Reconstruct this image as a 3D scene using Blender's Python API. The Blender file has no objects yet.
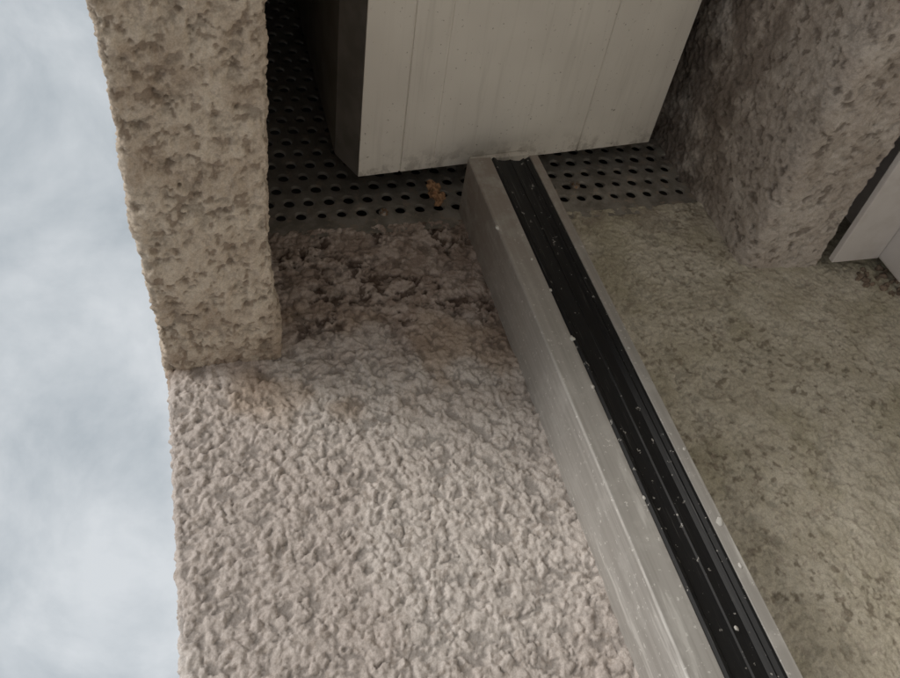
import bpy, math, random, bmesh
import numpy as np
from mathutils import Matrix, Vector, noise as mnoise
random.seed(3)
sc=bpy.context.scene
COL=sc.collection

# ---------------------------------------------------------------- helpers
def link(o,parent=None):
    COL.objects.link(o)
    if parent: o.parent=parent
    return o
def empty(name):
    e=bpy.data.objects.new(name,None); e.empty_display_size=.1; return link(e)
def mesh_obj(name,verts,faces,mat,parent=None,smooth=False):
    me=bpy.data.meshes.new(name); me.from_pydata([tuple(v) for v in verts],[],faces); me.update()
    if smooth: me.polygons.foreach_set('use_smooth',[True]*len(me.polygons))
    o=bpy.data.objects.new(name,me); me.materials.append(mat); return link(o,parent)
def box(name,a,b,mat,parent=None,bevel=0):
    x0,y0,z0=a;x1,y1,z1=b
    v=[(x0,y0,z0),(x1,y0,z0),(x1,y1,z0),(x0,y1,z0),(x0,y0,z1),(x1,y0,z1),(x1,y1,z1),(x0,y1,z1)]
    f=[(0,3,2,1),(4,5,6,7),(0,1,5,4),(1,2,6,5),(2,3,7,6),(3,0,4,7)]
    o=mesh_obj(name,v,f,mat,parent)
    if bevel:
        m=o.modifiers.new('b','BEVEL'); m.width=bevel; m.segments=2
    return o
def rounded(pts,rads,seg=8):
    out=[np.array(pts[0],float)]
    for i in range(1,len(pts)-1):
        p=np.array(pts[i],float);a=np.array(pts[i-1],float);b=np.array(pts[i+1],float)
        r=rads[i]
        pa=p+(a-p)/np.linalg.norm(a-p)*r; pb=p+(b-p)/np.linalg.norm(b-p)*r
        for k in range(seg+1):
            t=k/seg
            out.append((1-t)**2*pa+2*t*(1-t)*p+t*t*pb)
    out.append(np.array(pts[-1],float)); return out
def resample(poly,inside,fine,coarse):
    res=[poly[0]]
    for a,b in zip(poly[:-1],poly[1:]):
        L=np.linalg.norm(b-a); n0=max(1,int(L/0.05))
        for k in range(n0):
            p=a+(b-a)*k/n0; q=a+(b-a)*(k+1)/n0
            h=fine if (inside(p) or inside(q)) else coarse
            n=max(1,int(round(np.linalg.norm(q-p)/h)))
            for j in range(1,n+1): res.append(p+(q-p)*j/n)
    return np.array(res)
def samples(segs):
    out=[segs[0][0]]
    for a,b,h in segs:
        n=max(1,int(round((b-a)/h))); out+= [a+(b-a)*(j+1)/n for j in range(n)]
    return np.array(out)

# ---- vectorised 3-D noise
def _hash(ix,iy,iz,s):
    h=(ix*374761393+iy*668265263+iz*2147483647+s*974634777)&0xffffffff
    h=((h^(h>>13))*1274126177)&0xffffffff
    h=((h^(h>>16))*2246822519)&0xffffffff
    return ((h^(h>>15))&0xffffff)/float(0xffffff)
def vnoise(P,s=0):
    I=np.floor(P).astype(np.int64); f=P-I; u=f*f*f*(f*(f*6-15)+10)
    r=0
    for dx in (0,1):
        wx=u[:,0] if dx else 1-u[:,0]
        for dy in (0,1):
            wy=u[:,1] if dy else 1-u[:,1]
            for dz in (0,1):
                wz=u[:,2] if dz else 1-u[:,2]
                r=r+wx*wy*wz*_hash(I[:,0]+dx,I[:,1]+dy,I[:,2]+dz,s)
    return r
ROT=np.array(Matrix.Rotation(.7,3,Vector((1,2,.5)).normalized()))
def fbm(P,scale,oct=4,s=0,rough=.5):
    t=0;a=1;n=0;Q=((P+7.31)@ROT)*scale
    for k in range(oct):
        t=t+a*vnoise(Q,s+k*17); n+=a; a*=rough; Q=(Q@ROT.T)*2.03
    return t/n
def worley(P,scale,s=0):
    Q=(P+5.17)*scale; I=np.floor(Q).astype(np.int64); best=np.full(len(P),9.); rid=np.zeros(len(P))
    for dx in (-1,0,1):
        for dy in (-1,0,1):
            for dz in (-1,0,1):
                J=I+np.array([dx,dy,dz]); a,b,c=J[:,0],J[:,1],J[:,2]
                px=J[:,0]+_hash(a,b,c,s+1);py=J[:,1]+_hash(a,b,c,s+2);pz=J[:,2]+_hash(a,b,c,s+3)
                d=(px-Q[:,0])**2+(py-Q[:,1])**2+(pz-Q[:,2])**2
                m=d<best; best=np.where(m,d,best); rid=np.where(m,_hash(a,b,c,s+4),rid)
    return np.sqrt(best),rid
def ss(v,a,b):
    t=np.clip((v-a)/(b-a),0,1); return t*t*(3-2*t)
def lerp(a,b,t):
    a=np.array(a,float);b=np.array(b,float)
    if a.ndim==1: a=a[None,:]
    if b.ndim==1: b=b[None,:]
    return a*(1-t[:,None])+b*t[:,None]

def sweep(name,prof,ext,to3,mat,parent,kind,flip=False):
    n=len(prof);m=len(ext)
    P=np.repeat(prof,m,axis=0); E=np.tile(ext,n)
    V=to3(P,E)
    G=V.reshape(n,m,3)
    du=np.gradient(G,axis=0); dv=np.gradient(G,axis=1)
    Nn=np.cross(du,dv)
    Nn/=np.linalg.norm(Nn,axis=2,keepdims=True)+1e-12
    h,col=field(kind,V)
    V=V+Nn.reshape(-1,3)*h[:,None]
    V=V.astype(np.float32)
    i=(np.arange(n-1)[:,None]*m+np.arange(m-1)[None,:]).ravel()
    F=np.stack([i,i+m,i+m+1,i+1],1)
    F=np.ascontiguousarray(F).astype(np.int32)
    me=bpy.data.meshes.new(name)
    me.vertices.add(len(V)); me.vertices.foreach_set('co',V.ravel())
    me.loops.add(F.size); me.loops.foreach_set('vertex_index',F.ravel())
    me.polygons.add(len(F)); me.polygons.foreach_set('loop_start',np.arange(0,F.size,4,dtype=np.int32))
    me.polygons.foreach_set('use_smooth',np.ones(len(F),dtype=bool))
    me.update(calc_edges=True)
    a=me.color_attributes.new('Col','FLOAT_COLOR','POINT')
    a.data.foreach_set('color',np.concatenate([np.clip(col,0,1),np.ones((len(V),1))],1).astype(np.float32).ravel())
    o=bpy.data.objects.new(name,me); me.materials.append(mat); return link(o,parent)

def field(kind,P):
    y=P[:,1]; z=P[:,2]
    W=P+(np.stack([fbm(P,90,3,31),fbm(P,90,3,32),fbm(P,90,3,33)],1)-.5)*.009
    d1,r1=worley(W,145,1); d2,r2=worley(W,280,2)
    dome1=np.sqrt(np.clip(1-(d1/.62)**2,0,1))*ss(r1,.10,.75)
    dome2=np.sqrt(np.clip(1-(d2/.62)**2,0,1))*ss(r2,.15,.9)
    med=fbm(P,38,3,3); big=fbm(P,9,3,4); f=fbm(P,330,3,5,.6); m2=fbm(W,120,3,6)
    coarse=.50*dome1+.30*dome2+.30*ss(m2,.35,.65)
    soft=.26*dome2+.42*ss(m2,.3,.7)+.14*dome1+.12
    if kind=='jamb':
        right=ss(y,.225,.26)
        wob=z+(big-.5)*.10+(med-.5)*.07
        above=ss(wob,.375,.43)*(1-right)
        h=coarse*(1-right)+soft*right
        pit=ss(fbm(W,125,4,8,.62),.53,.60)*ss(fbm(P,26,3,9),.42,.56)*ss(wob,.38,.44)*(1-right)
        H=(h*(1-.2*above)-.5)*(.0040*(1-right)+.0034*right)-pit*.0020+(f-.5)*.0009+(big-.5)*.004
        c=lerp((.66,.59,.55),(.76,.70,.66),ss(big,.35,.65))
        cr=lerp((.62,.57,.47),(.71,.66,.56),ss(med,.35,.65))
        ol=ss(fbm(P,14,4,11,.55),.46,.66)
        cr=lerp(cr,(.46,.42,.29),ol*.45)
        cr=lerp(cr,(.24,.20,.15),ss(fbm(P,180,3,12),.62,.74)*ss(fbm(P,12,2,13),.45,.65)*.7)
        c=lerp(c,cr,right)
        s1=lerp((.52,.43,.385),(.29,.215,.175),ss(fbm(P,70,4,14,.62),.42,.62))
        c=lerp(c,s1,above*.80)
        och=ss(wob,.330,.375)*(1-ss(wob,.40,.45))*ss(fbm(P,20,3,15),.42,.60)*(1-right)
        c=lerp(c,(.47,.34,.235),och*.5)
        c=lerp(c,(.085,.055,.042),pit*.85)
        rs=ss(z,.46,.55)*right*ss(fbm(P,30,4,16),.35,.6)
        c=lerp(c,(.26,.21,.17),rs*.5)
        # patchy darkening beside the left foot of the rail, stronger higher up
        gl=(1-ss(np.abs(y-.218),.0,.022)+0)*ss(z,.25,.5)*ss(fbm(P,35,3,41),.35,.6)
        c=lerp(c,(.24,.18,.145),np.clip(gl,0,1)*.6)
    elif kind=='lintel':
        h=.38*coarse+.62*ss(fbm(P,105,4,18,.62),.33,.67)
        pit=ss(fbm(P,190,3,19),.60,.69)
        H=(h-.5)*.0042+(f-.5)*.0016+(fbm(P,13,2,20)-.5)*.008-pit*.0011
        c=lerp((.60,.505,.41),(.68,.59,.49),ss(med,.35,.65))
        c=lerp(c,(.40,.31,.235),ss(fbm(P,60,5,21,.65),.52,.66)*.40)
        c=lerp(c,(.24,.18,.135),pit*.65)
        c=lerp(c,(.32,.235,.18),ss(P[:,0],.030,.0)*ss(m2,.35,.6)*.6)
    else:
        h=soft; pit=ss(fbm(P,150,3,22),.63,.72)
        H=(h-.4)*.0036+(f-.5)*.0009+(fbm(P,11,2,23)-.5)*.007-pit*.001
        c=lerp((.61,.54,.49),(.69,.625,.575),ss(med,.35,.65))
        c=lerp(c,(.38,.315,.26),ss(fbm(P,30,5,24,.6),.50,.66)*.40)
        up=ss(z,.475,.58)*ss(fbm(P,45,4,25,.62),.25,.60)  # shade towards the top of the lintel face, put into the colour
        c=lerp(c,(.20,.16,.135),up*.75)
        c=lerp(c,(.14,.11,.09),pit*.6)
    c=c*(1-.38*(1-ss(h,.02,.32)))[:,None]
    c=lerp(c,(.34,.28,.235),ss(fbm(P,240,3,26,.65),.62,.70)*.45)
    c=c*(.84+.32*f)[:,None]
    return H,c

class N:
    def __init__(s,name):
        s.m=bpy.data.materials.new(name); s.m.use_nodes=True; s.t=s.m.node_tree; s.t.nodes.clear()
        s.out=s.t.nodes.new('ShaderNodeOutputMaterial'); s.b=s.t.nodes.new('ShaderNodeBsdfPrincipled')
        s.t.links.new(s.b.outputs[0],s.out.inputs[0])
        s.co=s.t.nodes.new('ShaderNodeTexCoord').outputs['Object']
    def L(s,v,inp):
        if isinstance(v,(int,float)): inp.default_value=v
        elif isinstance(v,tuple): inp.default_value=v if len(v)==len(inp.default_value) else (*v,1)
        else: s.t.links.new(v,inp)
    def math(s,op,a,b=0.):
        n=s.t.nodes.new('ShaderNodeMath'); n.operation=op
        s.L(a,n.inputs[0]); s.L(b,n.inputs[1]); return n.outputs[0]
    def mr(s,v,a,b,c=0.,d=1.):
        n=s.t.nodes.new('ShaderNodeMapRange'); n.interpolation_type='SMOOTHSTEP'
        s.L(v,n.inputs[0])
        for k,x in zip((1,2,3,4),(a,b,c,d)): s.L(x,n.inputs[k])
        return n.outputs[0]
    def noise(s,scale,detail=3,rough=.55,co=None):
        n=s.t.nodes.new('ShaderNodeTexNoise'); s.L(co or s.co,n.inputs['Vector'])
        n.inputs['Scale'].default_value=scale;n.inputs['Detail'].default_value=detail;n.inputs['Roughness'].default_value=rough
        return n.outputs[0]
    def mix(s,f,a,b,blend='MIX'):
        n=s.t.nodes.new('ShaderNodeMix'); n.data_type='RGBA'; n.blend_type=blend
        s.L(f,n.inputs[0]); s.L(a,n.inputs[6]); s.L(b,n.inputs[7]); return n.outputs[2]
    def sep(s):
        n=s.t.nodes.new('ShaderNodeSeparateXYZ'); s.L(s.co,n.inputs[0]); return n.outputs
    def mapping(s,scale):
        n=s.t.nodes.new('ShaderNodeMapping'); s.L(s.co,n.inputs[0]); n.inputs['Scale'].default_value=scale; return n.outputs[0]
    def bump(s,h,strength=.3,dist=.001):
        n=s.t.nodes.new('ShaderNodeBump'); n.inputs['Strength'].default_value=strength; n.inputs['Distance'].default_value=dist
        s.L(h,n.inputs['Height']); s.t.links.new(n.outputs[0],s.b.inputs['Normal'])
    def set(s,**k):
        names={'color':'Base Color','rough':'Roughness','metal':'Metallic','spec':'Specular IOR Level'}
        for a,v in k.items(): s.L(v,s.b.inputs[names[a]])

n=N('Stucco'); at=n.t.nodes.new('ShaderNodeAttribute'); at.attribute_name='Col'
g=n.noise(900,2,.6)
n.set(color=n.mix(n.mr(g,.35,.65,.40,0),at.outputs['Color'],n.mix(1.,at.outputs['Color'],(.58,.55,.52),'MULTIPLY')),rough=.93,spec=.15)
n.bump(g,.6,.0006); M_st=n.m

def simple(name,col,rough=.8,metal=0.,var=.25,scale=6.):
    n=N(name); k=n.noise(scale,3,.6)
    n.set(color=n.mix(n.mr(k,.3,.7),col,tuple(c*(1-var) for c in col)),rough=rough,metal=metal)
    return n.m
M_wall=simple('WallRender',(.62,.56,.50))
M_dark=simple('CavityMasonry',(.045,.038,.032),.95)
M_ground=simple('Paving',(.56,.54,.51),.9,0,.15,1.5)
M_sill=simple('SillBounce',(.80,.77,.72),.7,0,.10,9)
M_foam=simple('FoamCrumb',(.50,.29,.16),.95,0,.6,260)
M_fib=simple('MortarCrumb',(.34,.26,.20),.95,0,.5,200)
M_plaster=simple('PlasterSplash',(.72,.70,.66),.9,0,.2,200)
n=N('CreamAluminium'); x,y,z=n.sep()
c=n.mix(n.mr(n.noise(12,2),.35,.65),(.88,.835,.765),(.81,.765,.70))
c=n.mix(n.mr(n.noise(300,3,.6),.67,.73,0,.7),c,(.25,.20,.15))
streak=n.noise(1,3,.6,n.mapping((9,160,9)))
c=n.mix(n.mr(streak,.5,.72,0,.20),c,(.50,.46,.40))
edge=n.math('MULTIPLY',n.mr(x,.060,.026,0,1),n.mr(n.noise(60,4,.7),.45,.62))
c=n.mix(n.math('MULTIPLY',edge,.5),c,(.27,.23,.19))
c=n.mix(n.mr(n.noise(38,4,.75),.70,.74,0,.75),c,(.22,.17,.11))
n.set(color=c,rough=.5); M_cream=n.m
n=N('GreyBoxSide'); n.set(color=n.mix(n.mr(n.noise(30,3),.35,.65),(.15,.14,.125),(.21,.195,.18)),rough=.6); M_side=n.m
n=N('AnodisedAluminium'); x,y,z=n.sep()
st=n.noise(1,3,.65,n.mapping((260,260,5))); blot=n.noise(35,4,.7)
c=n.mix(n.mr(st,.35,.65),(.50,.48,.455),(.42,.40,.375))
c=n.mix(n.mr(blot,.52,.68,0,.45),c,(.60,.58,.55))
c=n.mix(n.mr(n.noise(260,3,.7),.62,.68,0,.8),c,(.78,.76,.73))
wh=n.math('MULTIPLY',n.mr(n.noise(1,4,.6,n.mapping((60,60,9))),.54,.62),n.mr(z,.30,.18))
c=n.mix(n.math('MULTIPLY',wh,.6),c,(.78,.76,.73))
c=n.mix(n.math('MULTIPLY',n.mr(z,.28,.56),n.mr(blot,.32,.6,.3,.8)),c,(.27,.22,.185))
n.set(color=c,rough=n.mr(blot,.3,.7,.5,.7),metal=.2); n.bump(st,.12,.0004); M_alu=n.m
n=N('BlackRubber'); st=n.noise(1,4,.7,n.mapping((700,700,14)))
c=n.mix(n.mr(st,.60,.72,0,.30),(.009,.009,.010),(.30,.29,.28))
c=n.mix(n.mr(n.noise(190,3,.7),.65,.70,0,.8),c,(.5,.48,.45))
n.set(color=c,rough=.55,spec=.35); M_black=n.m
n=N('GalvanisedMetal'); x,y,z=n.sep(); k=n.noise(40,4,.7)
c=n.mix(n.mr(k,.35,.65),(.36,.335,.30),(.21,.19,.165)); c=n.mix(n.mr(n.noise(90,3,.7),.54,.66,0,.7),c,(.42,.345,.28))
cav_shade=n.math('MULTIPLY',n.mr(y,.24,.17),n.mr(z,.555,.62,.35,1))  # cavity shade painted into the metal colour, deeper up and left
c=n.mix(n.math('MULTIPLY',cav_shade,.65),c,(.07,.062,.055))
n.set(color=c,rough=.65,metal=.2); n.bump(k,.4,.002); M_lath=n.m
n=N('ScrewSteel'); n.set(color=n.mix(n.mr(n.noise(400,3),.4,.6),(.35,.33,.30),(.28,.17,.10)),rough=.5,metal=.6); M_screw=n.m
n=N('WhitePVC'); k=n.noise(25,4,.65)
n.set(color=n.mix(n.mr(k,.45,.75,0,.4),(.80,.76,.75),(.54,.49,.45)),rough=.4); M_pvc=n.m
n=N('BounceBlind'); n.set(color=n.mix(n.mr(n.noise(20,2),.3,.7),(.74,.71,.64),(.66,.63,.57)),rough=.6); M_bounce=n.m

# ---------------------------------------------------------------- building
H=.406; LB=.549; YO=-.049; YI=.035
bld=empty('stucco_building')
FINE=.00085
poly=rounded([(-5,YO),(0,YO),(0,.66)],[0,.006,0])
prof=resample(poly,lambda p:p[0]>-.03,FINE,.05)
ext=samples([(-2.5,.05,.06),(.05,LB,FINE)])
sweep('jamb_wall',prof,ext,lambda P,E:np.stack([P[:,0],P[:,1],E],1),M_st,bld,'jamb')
poly=rounded([(YO-.001,1.2),(YO-.001,H),(YI,H),(YI,1.2)],[0,.006,.006,0])
prof=resample(poly,lambda p:p[1]<H+.03,FINE,.03)
ext=samples([(-.012,.33,FINE),(.33,1.7,.03)])
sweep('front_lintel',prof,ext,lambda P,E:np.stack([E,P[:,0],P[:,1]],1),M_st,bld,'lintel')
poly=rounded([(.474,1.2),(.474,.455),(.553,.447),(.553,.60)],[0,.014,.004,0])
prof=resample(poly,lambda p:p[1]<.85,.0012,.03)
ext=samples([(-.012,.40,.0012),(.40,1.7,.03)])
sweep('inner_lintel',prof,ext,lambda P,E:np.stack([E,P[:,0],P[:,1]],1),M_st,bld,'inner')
box('wall_core',(-5,YO+.012,-2.5),(-.05,.95,1.2),M_dark,bld)
box('upper_wall',(-5,YO+.003,1.2),(6,.95,3.5),M_wall,bld)
box('opposite_jamb',(1.7,YO+.003,-2.5),(6,.95,1.2),M_wall,bld)
box('sill_wall',(0.004,YO+.003,-2.5),(1.7,.95,-.75),M_wall,bld)
box('bounce_sill',(0.006,-.10,-.749),(1.698,.644,-.70),M_sill,bld,.004)  # out of view, added pale to bounce light up under the shutter box
box('back_masonry',(-.05,.56,.62),(1.7,.95,1.2),M_dark,bld)
mesh_obj('pavement',[(-1500,-1500,-2.5),(1500,-1500,-2.5),(1500,1500,-2.5),(-1500,1500,-2.5)],[(0,1,2,3)],M_ground)

# ---------------------------------------------------------------- perforated strip
ps=empty('perforated_metal_strip')
V=[];F=[]
pitch=.0185; xl=-.0015; r=.0048; ns=20
y0=.028;z0=.561
for rr in range(int((1.18-z0)/pitch)):
    off=(rr%2)*pitch/2
    for cc in range(32):
        cy=y0+off+cc*pitch+pitch/2; cz=z0+rr*pitch+pitch/2
        if cy+pitch/2>.492: continue
        b=len(V); rj=r*random.uniform(.86,1.06); oy=random.uniform(-.0004,.0004)
        for k in range(ns):
            a=2*math.pi*k/ns+math.pi/4; c,s=math.cos(a),math.sin(a); m=max(abs(c),abs(s))
            V.append((xl,cy+c/m*pitch/2,cz+s/m*pitch/2))
        for q,dx in ((1.25,.0002),(1.06,.0012),(1.,.0028)):
            for k in range(ns):
                a=2*math.pi*k/ns+math.pi/4
                V.append((xl-dx,cy+oy+rj*q*math.cos(a),cz+rj*q*math.sin(a)))
        for k in range(ns):
            j=(k+1)%ns
            for L in range(3):
                F.append((b+L*ns+k,b+L*ns+j,b+(L+1)*ns+j,b+(L+1)*ns+k))
b=len(V); V+=[(xl,y0,.540),(xl,.492,.540),(xl,.492,z0),(xl,y0,z0)]; F.append((b,b+1,b+2,b+3))
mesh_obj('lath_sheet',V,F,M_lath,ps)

def prism(name,poly,to3,e0,e1,mat,parent=None,bevel=0):
    n=len(poly)
    v=[to3(p,e0) for p in poly]+[to3(p,e1) for p in poly]
    f=[(i,(i+1)%n,(i+1)%n+n,i+n) for i in range(n)]+[tuple(range(n-1,-1,-1)),tuple(range(n,2*n))]
    o=mesh_obj(name,v,f,mat,parent)
    bm=bmesh.new(); bm.from_mesh(o.data); bmesh.ops.recalc_face_normals(bm,faces=bm.faces); bm.to_mesh(o.data); bm.free()
    if bevel:
        m=o.modifiers.new('b','BEVEL'); m.width=bevel; m.segments=2; m.limit_method='ANGLE'
    return o
# ---------------------------------------------------------------- shutter box
sb=empty('roller_shutter_box')
def uz(y): return .585+(y-.1277)/(.4364-.1277)*.030
def groove(y,w=.0009,d=.0014): return [(y-w,uz(y)),(y-w*.6,uz(y)+d),(y+w*.6,uz(y)+d),(y+w,uz(y))]
cap=[(.1277,.585)]+groove(.167)+groove(.199,.0005,.0007)+groove(.352)+[(.4364,.615),(.4364,.66),(.432,.66),(.432,.619),(.1310,.5895),(.1277,.59)]
yz=lambda p,e:(e,p[0],p[1])
prism('bottom_panel',cap,yz,.0275,1.69,M_cream,sb,.0004)
side=[(.1272,.5852),(.1120,.620),(.1120,.90),(.1150,.90),(.1150,.6215),(.1290,.5905)]
prism('chamfered_side',side,yz,.0277,1.688,M_side,sb,.0003)
prism('inner_side',[(.4368,.64),(.4368,.90),(.4338,.90),(.4338,.662)],yz,.0277,1.688,M_side,sb)
box('top_panel',(.0277,.112,.9005),(1.688,.4368,.903),M_side,sb)
prism('end_cap',[(.1152,.622),(.1298,.5912),(.4315,.6195),(.4315,.898),(.1152,.898)],yz,.034,.037,M_side,sb)
prism('stop_tab',[(.236,.5890),(.296,.5945),(.296,.6008),(.236,.5950)],yz,.021,.036,M_cream,sb,.0006)

# ---------------------------------------------------------------- guide rail
gr=empty('shutter_guide_rail')
xy=lambda p,e:(p[1],p[0],e)
XF=.060
yl,y1,y2,yr=.2215,.2430,.2800,.2885
rail=[(yl,-.004),(yl,XF-.0012),(yl+.0012,XF),(y1,XF),(y1,XF-.006),(y1-.002,XF-.006),(y1-.002,XF-.002),(yl+.0035,XF-.002),(yl+.003,.002),
      (yr-.002,.002),(yr-.002,XF-.002),(y2+.002,XF-.002),(y2+.002,XF-.006),(y2,XF-.006),(y2,XF),(yr,XF),(yr,-.004)]
prism('channel',rail,xy,-.70,.562,M_alu,gr,.0005)
rub=[(y1+.0003,XF-.016),(y1+.0003,XF-.0004),(y1+.0018,XF+.0014),(y1+.004,XF+.0004),(y1+.006,XF-.002),(y1+.013,XF-.003),(y1+.0175,XF-.0028),(y1+.0185,XF-.0018),
     (y1+.0195,XF-.0028),(y1+.024,XF-.0038),(y2-.009,XF-.004),(y2-.0075,XF-.0025),(y2-.006,XF-.0014),(y2-.0045,XF-.0025),(y2-.002,XF-.0008),(y2-.0003,XF-.0006),(y2-.0003,XF-.016)]
prism('brush_seal',rub,xy,-.70,.560,M_black,gr)
def blob(name,loc,rad,mat,parent,sub=2,amp=.35):
    bm=bmesh.new(); bmesh.ops.create_icosphere(bm,subdivisions=sub,radius=1)
    sd=random.random()*50
    for v in bm.verts:
        k=1+amp*2*(mnoise.noise(v.co*1.3+Vector((sd,0,0))))+amp*.6*mnoise.noise(v.co*3+Vector((sd,0,0)))
        v.co=Vector((v.co.x*rad[0],v.co.y*rad[1],v.co.z*rad[2]))*k+Vector(loc)
    me=bpy.data.meshes.new(name); bm.to_mesh(me); bm.free(); me.materials.append(mat)
    me.polygons.foreach_set('use_smooth',[True]*len(me.polygons))
    return link(bpy.data.objects.new(name,me),parent)
for i,(yy,zz,s) in enumerate([(y1,.345,.0022),(y1-.001,.300,.0014),(yr-.003,.185,.0024),(yr-.002,.240,.0011),(yl,.47,.0020),(y1-.004,.43,.0010),(y1,.21,.0011),(y2+.003,.33,.0010),(y1,.395,.0012),(yr-.004,.155,.0013),(y1+.02,.12,.0012)]):
    blob(f'plaster_splash_{i}',(XF,yy,zz),(s*.7,s,s*1.3),M_plaster,gr)
cr=empty('debris_clump')
for i in range(12):
    t=i/11
    blob(f'crumb_{i}',(.014+random.uniform(-.003,.005),.199+random.uniform(-.003,.003)+.003*t,.583-.022*t+random.uniform(-.002,.002)),[random.uniform(.0024,.0040)]*3,M_foam,cr,3,.4)
def screw(i,y,z):
    bm=bmesh.new(); bmesh.ops.create_cone(bm,cap_ends=True,segments=20,radius1=.0048,radius2=.0034,depth=.0026)
    bmesh.ops.rotate(bm,matrix=Matrix.Rotation(math.pi/2,3,'Y'),verts=bm.verts)
    bmesh.ops.translate(bm,vec=(xl+.0013,y,z),verts=bm.verts)
    me=bpy.data.meshes.new('screw'); bm.to_mesh(me); bm.free(); me.materials.append(M_screw); link(bpy.data.objects.new(f'screw_{i}',me),ps)
screw(1,.150,.567); screw(2,.352,.588)

# ---------------------------------------------------------------- window frame
wf=empty('window_frame')
box('cover_strip',(.012,.558,.4375),(1.69,.6115,.4440),M_pvc,wf,.001)
box('head_frame',(.012,.612,.403),(1.69,.68,.52),M_pvc,wf,.002)
box('jamb_frame',(-.02,.645,-.7),(.05,.70,.4025),M_pvc,wf,.003)
box('bottom_frame',(.0505,.645,-.7),(1.69,.70,-.64),M_pvc,wf,.003)
box('bounce_blind',(.04,.665,-.66),(1.69,.672,.41),M_bounce,wf)  # unseen pale panel, added to reflect light onto the box underside
sf=empty('mortar_debris')
for i in range(46):
    blob(f'crumb_{i}',(.001,.61+random.uniform(-.025,.045),.424+random.uniform(-.025,.012)),[.003,random.uniform(.0012,.0045),random.uniform(.0012,.004)],M_fib,sf,2,.3)

# ---------------------------------------------------------------- camera
cam=bpy.data.cameras.new('Camera'); co=bpy.data.objects.new('Camera',cam); link(co)
right=Vector((.1295,.9686,-.2479)).normalized(); fwd=Vector((-.7539,.2603,.6123)).normalized()
up=right.cross(fwd).normalized(); right=fwd.cross(up).normalized()
m=Matrix((right,up,-fwd)).transposed().to_4x4(); m.translation=Vector((.5,0,0)); co.matrix_world=m
cam.sensor_width=36; cam.lens=32.6; cam.clip_start=.01; cam.clip_end=5000
sc.camera=co

# ---------------------------------------------------------------- light
SD=Vector((.55,-.76,.36)).normalized()
el=math.asin(SD.z); az=math.atan2(SD.x,SD.y)
sun=bpy.data.lights.new('sun','SUN'); sun.energy=1.5; sun.angle=math.radians(24); sun.color=(1,.95,.88)
so=bpy.data.objects.new('sun',sun); link(so); so.rotation_euler=SD.to_track_quat('Z','Y').to_euler(); so.location=SD*10
w=bpy.data.worlds.new('World'); sc.world=w; w.use_nodes=True; t=w.node_tree; t.nodes.clear()
out=t.nodes.new('ShaderNodeOutputWorld'); bg=t.nodes.new('ShaderNodeBackground'); bg.inputs[1].default_value=.12
t.links.new(bg.outputs[0],out.inputs[0])
sk=t.nodes.new('ShaderNodeTexSky'); sk.sky_type='NISHITA'; sk.sun_disc=False; sk.sun_elevation=el; sk.sun_rotation=az
tc=t.nodes.new('ShaderNodeTexCoord')
a=t.nodes.new('ShaderNodeTexNoise'); a.inputs['Scale'].default_value=4.6; a.inputs['Detail'].default_value=8; a.inputs['Roughness'].default_value=.58; a.inputs['Distortion'].default_value=.35
t.links.new(tc.outputs['Generated'],a.inputs['Vector'])
r1=t.nodes.new('ShaderNodeValToRGB'); t.links.new(a.outputs[0],r1.inputs[0])
e=r1.color_ramp.elements; e[0].position=.36; e[0].color=(.43,.475,.51,1); e[1].position=.62; e[1].color=(.68,.71,.735,1)
mul=t.nodes.new('ShaderNodeVectorMath'); mul.operation='SCALE'; mul.inputs['Scale'].default_value=8.7; t.links.new(r1.outputs[0],mul.inputs[0])
mx=t.nodes.new('ShaderNodeMix'); mx.data_type='RGBA'; mx.inputs[0].default_value=.93
t.links.new(sk.outputs[0],mx.inputs[6]); t.links.new(mul.outputs[0],mx.inputs[7]); t.links.new(mx.outputs[2],bg.inputs[0])
sc.view_settings.view_transform='Standard'; sc.view_settings.look='None'; sc.view_settings.exposure=0
